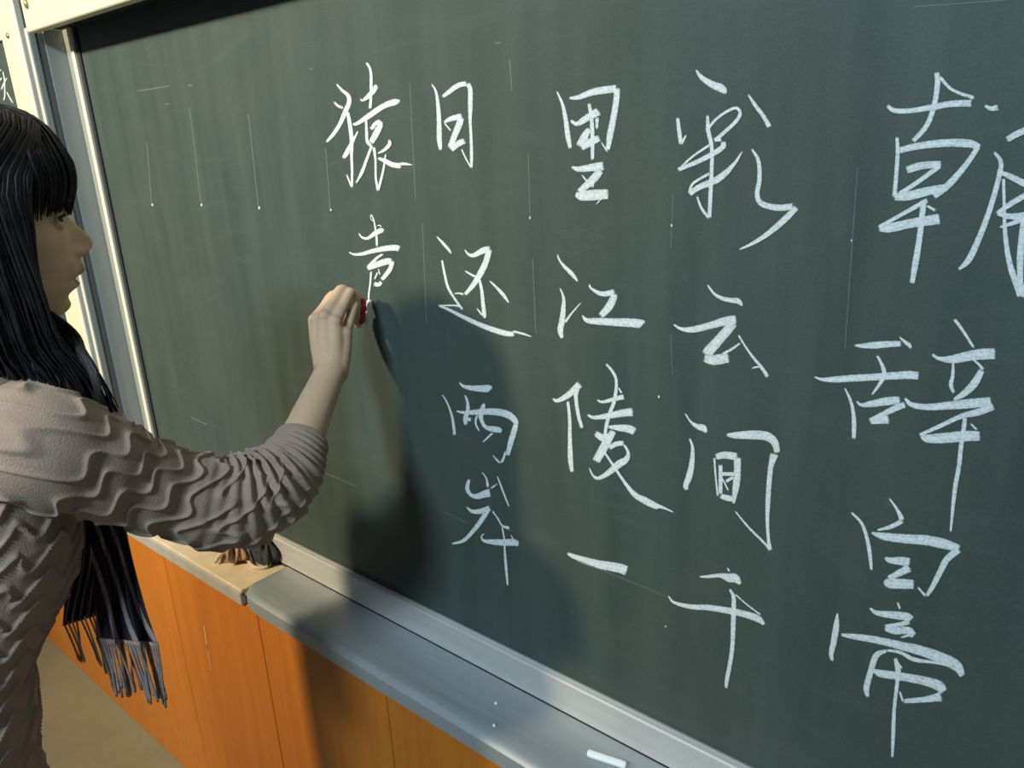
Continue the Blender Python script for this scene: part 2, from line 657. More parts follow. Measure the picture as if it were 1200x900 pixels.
G = dict()
G['yuan'] = ((370, 60), 5, [
    [(120,190,10),(150,225,18),(190,260,28),(195,300,32),(175,350,34),(140,430,28),(100,490,26),(60,535,14)],
    [(105,295,12),(130,320,18),(165,335,18)],
    [(185,350,20),(200,430,28),(210,520,28),(210,620,20),(213,700,18),(212,800,16)], [(212,800,14),(180,720,10)],
    [(250,465,8),(215,530,24),(185,590,34),(160,630,24)],
    [(295,65,18),(320,110,18),(325,200,22),(322,290,20),(318,340,20)],
    [(262,270,8),(270,290,14),(310,262,34),(350,215,34),(345,195,14)],
    [(215,425,14),(240,425,24),(310,380,38),(400,320,40),(470,298,48),(485,310,46)],
    [(295,400,16),(298,470,20),(302,530,22),(330,560,20)],
    [(320,460,22),(360,420,40),(375,430,46),(350,490,44),(320,540,36)],
    [(330,550,20),(300,630,20),(270,710,24),(235,775,10)],
    [(340,560,22),(350,640,16),(352,740,16),(365,820,20)], [(365,820,18),(395,700,16),(410,600,10)],
    [(360,600,8),(400,580,22),(432,545,28),(430,515,12)],
    [(362,625,14),(400,640,30),(450,665,36),(505,672,38)], [(490,662,22),(520,660,20),(570,668,6)]])
G['sheng'] = ((400, 240), 7.5, [
    [(262,80,14),(285,135,14),(300,220,20),(310,300,24),(312,370,22)], [(258,80,10),(258,120,8),(284,150,10)],
    [(150,245,10),(180,285,22),(230,295,30),(290,255,48),(350,225,54),(375,235,36)],
    [(310,190,8),(335,180,10),(355,200,14)],
    [(62,415,10),(110,435,24),(180,432,36),(270,408,46),(380,385,58),(480,378,62),(515,390,60)],
    [(370,430,20),(310,470,30),(235,550,40)],
    [(222,562,50),(300,530,60),(390,500,70),(450,495,60)],
    [(452,490,40),(430,560,48),(380,630,44),(350,660,40)],
    [(355,670,40),(330,700,44),(280,695,50)],
    [(262,580,22),(255,680,20),(242,780,18),(240,850,16)],
    [(325,560,12),(340,620,16)], [(320,590,18),(290,660,16)]])
G['ri'] = ((490, 80), 6.43, [
    [(100,115,10),(135,180,22),(152,300,36),(158,420,42),(160,540,46),(170,620,24)],
    [(180,218,26),(230,180,40),(300,130,46),(370,115,44)], [(370,112,40),(392,160,42),(393,280,42),(392,400,28),(398,500,26),(402,640,28),(402,755,22)],
    [(402,755,14),(360,680,14),(325,605,12)],
    [(190,410,20),(250,380,46),(335,360,56)], [(325,370,54),(310,420,60),(270,520,54),(240,600,50)],
    [(240,615,56),(300,570,56),(355,545,50)], [(195,410,12),(250,475,14)]])
G['hai'] = ((500, 260), 6, [
    [(68,100,8),(110,145,22),(150,190,24),(175,225,10)],
    [(107,265,16),(125,360,20),(150,460,22),(200,545,20),(255,620,20)],
    [(265,190,8),(290,225,20),(330,235,36),(400,200,52),(450,188,46)],
    [(440,190,52),(420,270,50),(385,350,52),(330,440,44),(265,515,26)], [(265,512,22),(230,502,14),(190,505,10)],
    [(265,342,12),(320,375,18),(365,400,22),(385,470,26),(395,560,32),(405,650,34),(410,680,16)], [(400,665,16),(370,630,14),(352,605,8)],
    [(440,412,10),(490,460,22),(540,515,30),(580,572,10)],
    [(255,615,16),(215,590,16),(80,588,12)],
    [(80,588,12),(150,615,24),(260,670,34),(380,725,40),(480,762,46),(560,785,46),(620,790,36)], [(600,768,20),(670,785,18),(740,808,8)]])
G['liang'] = ((510, 440), 7.5, [
    [(205,55,8),(250,95,34),(320,110,54),(400,115,70),(470,115,80),(490,130,60)],
    [(60,165,10),(100,230,16),(140,330,24),(160,430,30),(170,530,30)],
    [(180,310,12),(240,325,30),(320,325,50),(430,318,64),(540,320,74),(640,345,76),(700,395,60),(715,440,46)],
    [(712,420,50),(690,500,60),(660,600,58),(635,710,40)], [(620,660,20),(600,730,26),(575,775,26)], [(575,775,24),(540,740,18),(500,695,8)],
    [(260,165,14),(285,240,30),(285,310,44),(265,380,50),(270,440,30)], [(240,385,30),(320,385,44)],
    [(370,340,22),(355,420,22),(390,495,14)],
    [(430,240,16),(420,280,50),(400,340,56),(410,400,40),(440,450,40),(500,470,60),(560,480,60),(585,500,20)], [(510,500,26),(415,590,14)]])
G['an'] = ((520, 545), 6, [
    [(180,95,22),(165,160,36),(185,205,30),(230,220,46),(300,200,64),(330,195,70)], [(330,165,16),(380,130,8)],
    [(265,45,6),(300,95,14),(310,160,26)],
    [(375,75,10),(400,140,14),(430,220,16),(460,295,10)],
    [(155,290,8),(200,325,30),(260,325,46),(330,300,44)],
    [(320,300,40),(270,380,42),(210,460,36),(140,530,30),(55,555,14)],
    [(340,320,14),(380,375,12),(410,425,16),(450,440,28),(460,455,20)],
    [(290,480,10),(265,500,12),(280,530,24),(340,540,44),(430,545,56),(500,545,58),(525,570,20)], [(470,490,8),(490,520,10)],
    [(410,430,12),(425,520,14),(430,620,18),(440,740,24),(450,850,14)]])
G['li'] = ((640, 80), 5.29, [
    [(65,140,10),(100,220,22),(120,310,32),(135,420,38),(150,500,24)],
    [(140,185,14),(200,180,36),(300,145,52),(440,125,56)], [(440,120,44),(435,200,44),(415,320,46),(395,420,46),(382,510,26)],
    [(382,520,14),(340,455,10)],
    [(150,320,16),(190,345,34),(250,310,50),(330,265,60)],
    [(265,215,24),(280,300,28),(287,420,30),(287,570,24)],
    [(315,300,30),(315,380,16)], [(270,370,30),(240,420,56),(210,490,70)], [(210,490,60),(280,455,60),(335,430,44)],
    [(155,610,14),(200,625,40),(280,615,56),(360,605,64)],
    [(340,630,50),(290,690,60),(200,770,40)],
    [(180,780,30),(220,790,70),(300,785,80),(390,780,70)],
    [(220,660,12),(265,715,12)], [(375,770,10),(310,845,8)], [(290,690,26),(285,740,26)]])
G['jiang'] = ((640, 280), 6.923, [
    [(90,125,18),(110,175,18),(150,225,32),(210,285,42),(260,350,12)],
    [(110,395,10),(140,470,26),(140,560,44),(130,660,56),(115,740,56),(130,810,30)],
    [(150,680,26),(210,600,18),(285,515,8)],
    [(350,365,18),(365,400,22),(450,445,46),(560,430,60)], [(555,440,60),(545,480,70),(510,550,76),(440,630,60)],
    [(290,615,8),(330,660,44),(420,668,66),(550,675,76),(680,680,84),(770,690,86),(785,700,70)]])
G['ling'] = ((640, 420), 4.7375, [
    [(35,220,12),(60,235,24),(120,205,40),(190,140,46)], [(170,160,40),(165,220,26),(180,320,24),(200,390,22)],
    [(120,235,18),(130,330,22),(132,450,26),(135,560,34),(145,635,20)],
    [(330,28,14),(370,75,18),(390,130,20),(380,230,24),(355,300,26),(335,370,24),(325,440,20)],
    [(280,228,10),(310,242,18),(370,228,28),(435,212,34)], [(400,160,10),(420,195,12)],
    [(228,312,12),(265,328,24),(350,318,40),(430,302,50),(485,298,56)],
    [(340,380,16),(400,385,40),(460,392,52),(495,410,50)],
    [(270,410,30),(310,440,50),(350,440,60)], [(375,400,40),(340,460,56),(300,530,56),(275,575,50)],
    [(345,500,30),(390,475,34),(435,470,30)], [(430,475,14),(455,520,20),(445,560,40),(400,590,50),(340,640,36),(290,665,24),(260,650,14),(238,605,8)],
    [(310,500,12),(370,590,16),(430,680,20),(490,755,34),(550,790,46),(610,820,40),(640,825,20),(710,855,6)]])
G['yi'] = ((630, 410), 3.212, [[(110,765,10),(150,783,26),(220,805,36),(300,820,42),(338,832,42)]])
G['cai'] = ((770, 60), 3.75, [
    [(170,80,8),(195,115,24),(240,145,36),(285,165,42),(303,188,14)],
    [(90,290,16),(97,350,22),(105,410,20)], [(105,410,16),(130,365,8)],
    [(222,280,14),(225,350,22),(240,420,20),(240,520,20),(235,620,22),(230,735,20)], [(230,735,18),(195,690,14),(175,635,10)],
    [(215,350,16),(270,290,14),(340,250,16),(365,270,18),(345,310,20),(280,370,20),(250,395,20)],
    [(250,390,18),(285,388,20)], [(290,395,26),(285,425,28),(200,475,26),(90,522,20)], [(100,515,12),(160,460,12),(250,400,14)],
    [(375,440,6),(335,500,20),(270,560,36),(180,600,30),(140,630,28)], [(140,625,14),(160,580,14),(235,535,16)],
    [(400,190,8),(430,235,20),(470,290,22),(495,335,26)],
    [(415,428,10),(445,480,20),(450,560,24),(440,630,26),(460,670,30),(530,688,34),(600,682,34)],
    [(615,685,30),(560,740,34),(490,800,28),(420,845,18),(360,872,8)]])
G['yun'] = ((770, 320), 6.43, [
    [(378,85,14),(430,155,24),(490,190,36),(560,205,44),(610,210,50),(645,250,16)],
    [(122,385,14),(180,420,30),(270,425,56),(400,395,64),(520,360,76),(600,350,80)],
    [(575,370,90),(530,430,84),(460,510,88),(390,590,96),(370,620,90)],
    [(350,640,60),(420,655,90),(500,645,90),(545,640,80)], [(490,610,20),(560,575,24),(630,525,16)],
    [(612,465,16),(660,545,18),(720,630,22),(790,715,30),(835,785,36)], [(710,718,12),(750,708,16),(800,708,14)]])
G['jian'] = ((780, 470), 4.737, [
    [(105,65,8),(140,115,14),(175,140,34),(210,150,44),(228,178,12)],
    [(132,205,12),(150,260,20),(145,350,36),(130,420,42),(112,470,36),(120,495,20)],
    [(335,188,14),(390,190,44),(480,188,58),(560,195,60),(605,230,50),(620,290,36)],
    [(605,290,56),(585,360,36),(575,450,34),(568,560,32),(565,660,24),(570,760,22),(582,830,24)], [(582,830,20),(550,790,16),(460,700,14),(385,610,8)],
    [(270,310,14),(278,420,12),(290,530,14)], [(275,310,36),(330,300,48),(400,310,50)], [(398,310,46),(398,400,46),(390,480,44),(375,570,20)],
    [(305,350,26),(305,520,26)], [(300,405,26),(390,405,26)], [(380,420,20),(330,450,22)], [(310,420,10),(350,500,10)], [(300,525,30),(350,540,40),(380,540,30)]])
G['qian'] = ((770, 640), 5, [
    [(245,180,8),(300,178,22),(370,172,30),(420,185,60),(460,190,60),(490,225,16)], [(410,125,6),(425,150,16)],
    [(65,290,8),(100,330,20),(200,355,34),(300,360,40),(400,375,44),(500,395,46),(590,425,48),(630,462,16)],
    [(455,280,10),(530,345,10),(610,405,12)],
    [(425,250,14),(448,300,28),(448,400,34),(445,500,32),(440,600,30),(425,700,30),(408,790,28),(405,835,16)]])
G['zhao'] = ((1010, 70), 3.103, [
    [(272,45,22),(275,90,24),(262,170,22),(235,240,22),(185,298,20)],
    [(90,165,14),(120,185,22),(180,185,22),(260,172,26),(330,160,28),(400,158,30)], [(280,60,16),(330,110,14),(410,140,16)], [(400,145,12),(370,165,14)],
    [(445,165,12),(470,178,20),(497,172,26)],
    [(128,280,14),(130,340,18),(125,420,18),(118,500,20)],
    [(135,330,26),(200,315,30),(300,303,34),(390,305,36),(430,320,26)],
    [(425,315,22),(380,380,24),(320,450,30),(260,500,24)],
    [(160,402,32),(220,385,32),(290,380,30)], [(285,385,22),(210,440,20),(135,490,20)],
    [(115,500,30),(170,495,40),(240,478,38),(310,465,34)],
    [(60,615,20),(100,612,38),(180,595,40),(285,578,46)], [(60,610,16),(150,560,18),(240,510,22)], [(235,530,10),(270,550,14)],
    [(225,510,26),(218,580,26),(208,660,26),(195,740,28),(182,815,20)],
    [(480,335,12),(505,370,20),(500,420,22),(470,530,24),(430,640,26),(390,725,28),(350,765,10)],
    [(525,293,26),(560,272,28),(600,255,30),(650,240,26)],
    [(490,405,16),(540,425,26),(600,455,30),(640,470,30),(655,500,26)],
    [(655,500,26),(640,640,26),(610,780,28),(582,865,28)],
    [(515,430,14),(518,540,14),(522,640,20),(540,750,26),(580,860,34)],
    [(490,560,16),(540,525,24),(600,490,26)], [(490,558,18),(540,570,26),(600,565,28)], [(500,610,10),(560,590,22),(610,565,24)],
    [(578,860,20),(576,720,30),(590,560,24)]])
G['ci_a'] = ((950, 390), 6.923, [
    [(350,102,12),(420,105,44),(520,100,66),(640,92,60),(740,88,50)], [(715,28,10),(760,70,30),(800,100,40),(815,130,20)],
    [(25,355,14),(90,378,30),(200,378,60),(350,368,66),(500,360,66),(650,350,72),(800,342,78),(880,350,76)],
    [(535,180,24),(570,240,30),(595,310,44),(590,360,46),(550,430,32),(495,505,16)],
    [(275,445,12),(320,540,28),(345,640,36),(352,740,44),(350,865,36)],
    [(370,550,10),(410,585,34),(500,575,64),(620,555,80),(730,545,70)],
    [(770,580,60),(680,615,60),(570,670,50),(475,715,44)], [(480,725,40),(560,710,70),(640,705,80)]])
G['ci_b'] = ((1060, 365), 5, [
    [(290,42,22),(340,110,22),(408,215,18)],
    [(160,250,20),(200,275,26),(280,280,56),(380,260,70),(460,250,78),(535,248,76)],
    [(285,290,16),(283,370,24),(272,430,30),(290,480,20)],
    [(385,265,16),(440,315,18),(462,345,24)], [(455,340,40),(410,420,56),(350,480,46),(285,520,20)],
    [(0,505,14),(40,545,36),(130,560,46),(250,552,56),(380,540,66),(510,528,64)],
    [(525,555,50),(430,590,50),(330,615,36),(200,675,30),(85,725,22)],
    [(95,730,20),(140,745,60),(250,740,72),(360,730,74),(445,730,66)], [(385,655,14),(425,695,16)],
    [(355,620,30),(345,700,32),(330,800,32),(320,900,32),(300,1010,32),(285,1130,26),(270,1295,14)]])
G['bai'] = ((960, 570), 6, [
    [(222,180,16),(295,255,26),(335,360,32),(355,470,34),(368,595,22)],
    [(490,80,14),(540,150,22),(575,215,40),(580,240,40)], [(590,240,40),(500,285,36),(405,308,14)],
    [(365,325,14),(450,350,60),(600,368,76),(750,378,84),(880,405,84),(990,440,60)],
    [(985,440,60),(900,510,56),(850,600,52),(800,700,42),(752,775,30)], [(752,775,22),(690,705,16)],
    [(460,500,20),(500,520,50),(580,525,70),(640,540,90)], [(640,570,70),(560,610,56),(480,650,40)], [(460,655,30),(490,680,80),(580,685,84),(670,690,76)]])
G['di'] = ((950, 690), 4.286, [
    [(135,120,8),(128,190,36),(115,270,36),(103,330,28),(112,365,12)],
    [(295,95,10),(330,120,28),(400,130,44),(480,140,50),(505,160,50)], [(435,65,10),(450,105,14)],
    [(500,165,30),(440,180,26),(370,190,24)], [(370,195,30),(420,210,44),(490,210,46),(520,240,40)], [(450,245,12),(510,230,14)],
    [(150,230,16),(220,240,34),(320,255,42),(430,280,48),(550,310,60),(650,345,64),(730,385,64),(765,440,30)],
    [(380,308,14),(450,320,20),(520,355,26),(620,370,16),(700,385,20)],
    [(385,310,16),(330,335,36),(300,420,36),(280,500,36),(288,545,16)],
    [(310,405,14),(350,425,44),(450,440,48),(560,460,52),(640,485,60),(670,520,46)], [(660,540,60),(580,555,36),(500,562,30),(465,565,24)], [(465,570,14),(445,510,12)],
    [(425,345,20),(440,420,34),(435,470,24),(420,600,22),(415,720,24),(410,850,14)], [(420,345,10),(460,405,14)]])
LBL = dict(
    yuan='chalk character 猿 at the top of the leftmost column', sheng='chalk character 声 just above the writing hand',
    ri='chalk character 日 at the top of second column', hai='chalk character 还 below the character 日',
    liang='bluish chalk character 两 in the shadow', an='bluish chalk character 岸 at the foot of shadowed column',
    li='chalk character 里 at the top of third column', jiang='chalk character 江 below the character 里',
    ling='chalk character 陵 below the character 江', yi='single slanting chalk stroke 一 below 陵',
    cai='chalk character 彩 at the top of fourth column', yun='chalk character 云 below the character 彩',
    jian='chalk character 间 below the character 云', qian='chalk character 千 below the character 间',
    zhao='chalk character 朝 at the top right edge', ci='chalk character 辞 below 朝',
    bai='chalk character 白 below 辞', di='chalk character 帝 at the bottom right')
for k, (org, sc, st) in G.items():
    if k.startswith('ci_'):
        continue
    char(LBL[k], st, org, sc)
# 辞 is one character traced in two halves
a, b = G['ci_a'], G['ci_b']
both = [[(a[0][0] + x / a[1], a[0][1] + y / a[1], w / a[1]) for x, y, w in s] for s in a[2]] + \
       [[(b[0][0] + x / b[1], b[0][1] + y / b[1], w / b[1]) for x, y, w in s] for s in b[2]]
char(LBL['ci'], both, (0, 0), 1)
char('part of a chalk character on the second blackboard',
     [[(40,290,14),(65,420,22),(70,560,24),(70,680,24),(50,750,16)], [(110,390,18),(60,480,26),(15,590,26)],
      [(95,600,16),(140,690,22),(200,790,20)], [(-20,320,20),(20,270,10)], [(-20,460,30),(30,395,20)]],
     (0, 60), 12.857, sb, FY + 0.004)

# faint guide lines and marks
lines = [
    [(172,165,1),(178,243,1)], [(222,125,1),(227,165,1),(236,243,1)], [(291,133,1.3),(303,244,1.3)], [(381.5,172,1.3),(387,248,1.3)],
    [(480,95,1),(487,235,1)], [(597,68,2),(600,108,1.4)], [(619,178,1.2),(621,258,1.2)], [(624,302,1.3),(628,392,1.3)],
    [(789,226,1.2),(786,292,1.2)], [(1005,195,1.4),(999,280,1.4),(990,410,1.4)], [(495,260,1),(500,380,1)],
    [(345,540,1.3),(385,556,1.2),(420,571,1)], [(520,600,1),(548,613,1.2)], [(672,655,1.2),(730,678,1.1),(788,702,1)],
    [(222,488,1.2),(245,499,1.2)], [(1070,8,1.6),(1180,0,1.6)], [(786,390,0.9),(788,440,0.9)]]
for ln in lines:
    o = link('chalk_guide_line', ribbon_mesh('chalk_guide_line', [ln], (0, 0), 1, 0.0), M['faint'], bb)
marks = [[(160,107,1.6),(200,100.5,1.6)], [(220,100.5,2.2),(226,100,2.2)], [(192,122,1.4),(199,121.5,1.4)], [(362,81,2),(367,80.5,2)], [(579,51,2),(588,49.5,2)]]
for ln in marks:
    link('chalk_tick', ribbon_mesh('chalk_tick', [ln], (0, 0), 1, 0.0), M['faint'], bb)
dots = [(178.5,240,2.2), (236,240,2.4), (303.5,243.5,2.6), (387.5,246,2.2), (621,255,2.4), (787,264,2.6), (998,282,2.4), (772,465,2.4), (780,734,1.8)]
for x, y, r in dots:
    link('chalk_dot', ribbon_mesh('chalk_dot', [[(x, y - r * 0.7, r), (x, y + r * 0.7, r)]], (0, 0), 1, 0.0), M['chalk'], bb)

# ------------------------------------------------------------------ chalk on the tray, rags on the ledge
def stick(name, p, q, r, mat, parent=None):
    p, q = np.asarray(p), np.asarray(q)
    d = (q - p) / np.linalg.norm(q - p)
    pts = np.array([p, p + d * 0.0012, p + d * 0.004, q - d * 0.004, q - d * 0.0012, q])
    V, F = tube(pts, [r * 0.78, r * 0.96, r, r, r * 0.92, r * 0.72], 14)
    return link(name, mesh_from(name, V, F, True), mat, parent)


def on_height(px, py, z):
    d = ray(px, py)
    return CAM + d * ((z - CAM[2]) / d[2])


r = 0.0052
p, q = on_height(689, 882, LZ + 0.0035 + r), on_height(734, 897, LZ + 0.0035 + r)
o = stick('chalk_stick', p, q, r, M['stick'])
tag(o, 'short white chalk stick lying on the steel tray', 'chalk')
for x, y, rr, lb in ((581, 824, 0.0024, 'white chalk crumb on the tray, the one nearer the board'), (579, 850, 0.0026, 'white chalk crumb near the front lip of the tray')):
    c = on_height(x, y, LZ + 0.003 + rr * 0.8)
    V, F = ellipsoid(c, (rr, rr * 0.9, rr * 0.8), seg=8, rings=6)
    V = V + rng.normal(0, rr * 0.12, V.shape)
    o = link('chalk_crumb', mesh_from('chalk_crumb', V, F, False), M['stick'])
    tag(o, lb, 'chalk', 'chalk crumbs on the tray')


def crumple(name, c, ext, mat, seed, amp=0.25, folds=5):
    """a crumpled cloth: a lumpy folded blob that sits on the ledge"""
    rg = np.random.default_rng(seed)
    seg, rings = 64, 36
    V, F = ellipsoid((0, 0, 0), (1, 1, 1), seg=seg, rings=rings)
    ph = rg.uniform(0, 6.28, 12)
    th = np.arctan2(V[:, 1], V[:, 0])
    rad = 1 + amp * (np.sin(folds * th + ph[0] + 2.2 * V[:, 2]) * 0.45 + np.sin((folds * 2 + 1) * th + ph[1] - 3 * V[:, 2]) * 0.28 + 0.35 * np.sin(4.0 * V[:, 2] + 3 * V[:, 0] + ph[2]))
    rad -= amp * 0.5 * np.abs(np.sin(folds * 1.0 * th * 0.5 + ph[3] + 4 * V[:, 0]))
    V = V * rad[:, None] * np.asarray(ext)
    V[:, 2] = np.maximum(V[:, 2], -ext[2] * 0.55)
    V[:, 2] -= V[:, 2].min()
    V = V + np.asarray(c)
    return mesh_from(name, V, F, True)


c = on_height(263, 661, LZ)
rg_ = empty('cleaning_rag', (c[0], c[1] + 0.03, LZ)); tag(rg_, 'crumpled brown cloth on the cream ledge under the elbow', 'rag')
link('folded_cloth', crumple('folded_cloth', (c[0] + 0.004, c[1] + 0.024, LZ + 0.0005), (0.036, 0.026, 0.032), M['rag'], 3, 0.42, 5), M['rag'], rg_)
V, F = tube(catmull([on_height(252, 659, LZ + 0.006), at(258, 640, 0) * 0 + on_height(258, 650, LZ + 0.022), on_height(268, 645, LZ + 0.028), on_height(276, 657, LZ + 0.010)], 16), np.full(16, 0.0045), 8)
link('folded_edge', mesh_from('folded_edge', V, F, True), M['rim'], rg_)
c = on_height(305, 662, LZ)
er = empty('felt_eraser', (c[0], c[1] + 0.03, LZ)); tag(er, 'dark folded wiping felt with pale edge beside the brown cloth', 'eraser')
link('felt_body', crumple('felt_body', (c[0] + 0.000, c[1] + 0.014, LZ + 0.0005), (0.040, 0.019, 0.034), M['felt'], 9, 0.25, 4), M['felt'], er)
V, F = tube(catmull([on_height(290, 656, LZ + 0.006), on_height(298, 664, LZ + 0.004), on_height(310, 665, LZ + 0.004), on_height(317, 660, LZ + 0.007), on_height(318, 652, LZ + 0.012)], 20), np.full(20, 0.0035), 8)
link('pale_edge', mesh_from('pale_edge', V, F, True), M['rim'], er)
#PERSON
# ------------------------------------------------------------------ the writer
UP = np.array([0, 0, 1.0])
HF = np.array([0.14, 0.99, 0.0]); HF /= np.linalg.norm(HF)      # facing
HW = np.cross(HF, UP)                                             # her right side
PXM = 0.00095
HD = 0.86
# chin bottom and nose tip in the photograph fix the head's frame
nose = at(109, 284, HD)
HO = nose - HF * 0.115 - UP * 0.076                               # u=0, v=0 (under the ear, at chin height)


def hp(u, v, w):
    u, v, w = np.broadcast_arrays(np.asarray(u, float), np.asarray(v, float), np.asarray(w, float))
    return HO + u[..., None] * HF + v[..., None] * UP + w[..., None] * HW


pv = [-0.012, 0.000, 0.006, 0.012, 0.030, 0.060, 0.090, 0.112, 0.130, 0.150, 0.170, 0.188, 0.202, 0.211, 0.215]
p_f = [0.036, 0.058, 0.069, 0.074, 0.080, 0.0885, 0.090, 0.089, 0.094, 0.095, 0.090, 0.078, 0.058, 0.032, 0.004]
p_b = [0.030, 0.000, -0.015, -0.025, -0.045, -0.070, -0.086, -0.094, -0.098, -0.099, -0.095, -0.084, -0.063, -0.036, -0.006]
p_w = [0.006, 0.024, 0.033, 0.039, 0.050, 0.060, 0.066, 0.069, 0.0715, 0.073, 0.070, 0.061, 0.046, 0.026, 0.003]


def gz(v, c, s):
    return np.exp(-((v - c) / s) ** 2)


def head_surface(v, phi, off=0.0):
    f = np.interp(v, pv, p_f) + off
    b = np.interp(v, pv, p_b) - off
    w = np.interp(v, pv, p_w) + off
    mid = (f + b) / 2 * 0.4
    cph, sph = np.cos(phi), np.sin(phi)
    e = 0.86
    cu = np.sign(cph) * np.abs(cph) ** e
    su = np.sign(sph) * np.abs(sph) ** e
    u = mid + np.where(cu > 0, (f - mid) * cu, (mid - b) * cu)
    return u, w * su


def head_mesh():
    vs = np.concatenate([np.linspace(-0.012, 0.015, 14)[:-1], np.linspace(0.015, 0.13, 90)[:-1], np.linspace(0.13, 0.215, 40)])
    nph = 160
    # denser towards the face
    t = np.linspace(0, 2 * math.pi, nph, endpoint=False)
    phi = t - 0.45 * np.sin(t)
    VV, PP = np.meshgrid(vs, phi, indexing='ij')
    U, W = head_surface(VV, PP)
    front = np.clip((np.cos(PP) - 0.1) / 0.5, 0, 1)
    aw = np.abs(W)
    # nose: bridge to tip, cut off sharply underneath
    nv = np.interp(VV, [0.058, 0.062, 0.065, 0.070, 0.076, 0.082, 0.092, 0.104, 0.114, 0.124], [0.0, 0.004, 0.0155, 0.0235, 0.0262, 0.0240, 0.0165, 0.0085, 0.005, 0.0])
    nw = np.interp(VV, [0.060, 0.068, 0.078, 0.090, 0.115], [0.0125, 0.0125, 0.0095, 0.0085, 0.0080])
    U = U + front * nv * np.exp(-(aw / nw) ** 2.4)
    # nostril wings
    U = U + front * 0.007 * gz(VV, 0.068, 0.0055) * gz(aw, 0.0125, 0.0055)
    # lips, philtrum, chin
    lipw = np.exp(-(aw / 0.021) ** 2.2)
    U = U + front * lipw * (0.0150 * gz(VV, 0.0475, 0.0068) + 0.0120 * gz(VV, 0.0335, 0.0058) - 0.004 * gz(VV, 0.0402, 0.0020) + 0.009 * gz(VV, 0.057, 0.006))
    U = U - front * 0.0015 * gz(VV, 0.024, 0.005) * np.exp(-(aw / 0.02) ** 2)
    U = U + front * 0.006 * gz(VV, 0.010, 0.010) * np.exp(-(aw / 0.02) ** 2)
    # eye sockets, brow ridge, cheek bones
    U = U - front * 0.0095 * gz(VV, 0.108, 0.010) * gz(aw, 0.032, 0.015)
    U = U + front * 0.003 * gz(VV, 0.126, 0.008) * gz(aw, 0.026, 0.02)
    W = W + np.sign(W) * front * 0.003 * gz(VV, 0.085, 0.014) * gz(aw, 0.05, 0.02)
    P = hp(U, VV, W).reshape(-1, 3)
    n, m = VV.shape
    F = []
    for i in range(n - 1):
        for j in range(m):
            k = (j + 1) % m
            F.append((i * m + j, i * m + k, (i + 1) * m + k, (i + 1) * m + j))
    F.append(tuple(range(m))[::-1]); F.append(tuple(range((n - 1) * m, n * m)))
    return P, F


def lids():
    for s in (-1, 1):
        for dv, sag_, r in ((0.0068, 0.0030, 0.0040), (-0.0062, -0.0016, 0.0034)):
            A = np.linspace(-1.15, 1.25, 16)
            arc = np.array([hp(0.0700 + 0.0118 * math.cos(a_), 0.1070 + dv - sag_ * (1 - math.cos(a_)), s * (0.031 + 0.0135 * math.sin(a_))) for a_ in A])
            body.add(*tube(arc, r, 10))


# joints of the body (world)
SH_R = at(38, 522, 0.755)
EL_R = at(326, 585, 0.945)
WR_R = at(388, 434, 1.09)
NECK = HO + HF * -0.022 + UP * -0.075
CHEST = np.array([SH_R[0] - 0.165, SH_R[1] - 0.02, 1.16])
PELV = np.array([CHEST[0] + 0.01, CAM[1] + 0.085, 0.86])
SH_L = np.array([SH_R[0] - 0.33, SH_R[1] - 0.06, SH_R[2] - 0.005])
EL_L = SH_L + [-0.03, -0.07, -0.27]
WR_L = EL_L + [0.0, 0.0, -0.23]

body = MB()
body.add(*head_mesh())
lids()


def limb(pts, n=24, sides=20):
    Q = catmull(pts, n)
    body.add(*tube(Q[:, :3], Q[:, 3], sides))
    for e in (Q[0], Q[-1]):
        body.add(*ellipsoid(e[:3], (e[3] * 0.98,) * 3, seg=16, rings=10))


def P4(p, r):
    return [p[0], p[1], p[2], r]


limb([P4(HO + HF * -0.012 + UP * 0.055, 0.048), P4(HO + HF * -0.02 + UP * -0.01, 0.050), P4(NECK, 0.054), P4(NECK - UP * 0.05 - HF * 0.02, 0.07)])
# trunk
for c, r in ((CHEST + [0, 0.0, 0.02], (0.13, 0.07, 0.13)), ((CHEST + PELV) / 2 - [0, 0.012, 0], (0.11, 0.062, 0.20)), (PELV, (0.14, 0.085, 0.12)), (NECK - UP * 0.085 - HF * 0.03, (0.11, 0.045, 0.03))):
    body.add(*ellipsoid(c, r, seg=32, rings=20))
# arms: the right one runs shoulder - elbow - wrist in one sweep
limb([P4(SH_R + [-0.05, 0, 0.0], 0.040), P4(at(40, 523, 0.755), 0.041), P4(at(150, 560, 0.825), 0.036), P4(at(262, 587, 0.900), 0.033), P4(at(303, 578, 0.930), 0.033),
      P4(at(333, 552, 0.958), 0.0305), P4(at(352, 518, 0.993), 0.0285), P4(at(368, 480, 1.040), 0.0255), P4(at(382, 448, 1.075), 0.0225), P4(WR_R, 0.0225)], 60, 28)
limb([P4(SH_L + [0.05, 0, 0], 0.045), P4(SH_L, 0.044), P4(EL_L, 0.034), P4((EL_L + WR_L) / 2, 0.030), P4(WR_L, 0.021)], 30)
# legs
for s in (-1, 1):
    hip = PELV + [s * 0.085, 0, -0.04]
    kn = np.array([hip[0] + s * 0.005, hip[1] + 0.0, 0.46])
    an = np.array([hip[0] + s * 0.01, hip[1] - 0.02, 0.08])
    limb([P4(hip, 0.078), P4((hip + kn) / 2, 0.066), P4(kn, 0.05), P4(kn * 0.7 + an * 0.3, 0.052), P4(an, 0.034)], 30)
    limb([P4(an, 0.035), P4(an + [0, 0.05, -0.035], 0.034), P4(an + [0, 0.14, -0.055], 0.022)], 12)


# right hand: palm plus five separate fingers closed on the chalk
def hj(px, py, d):
    return at(px, py, d)


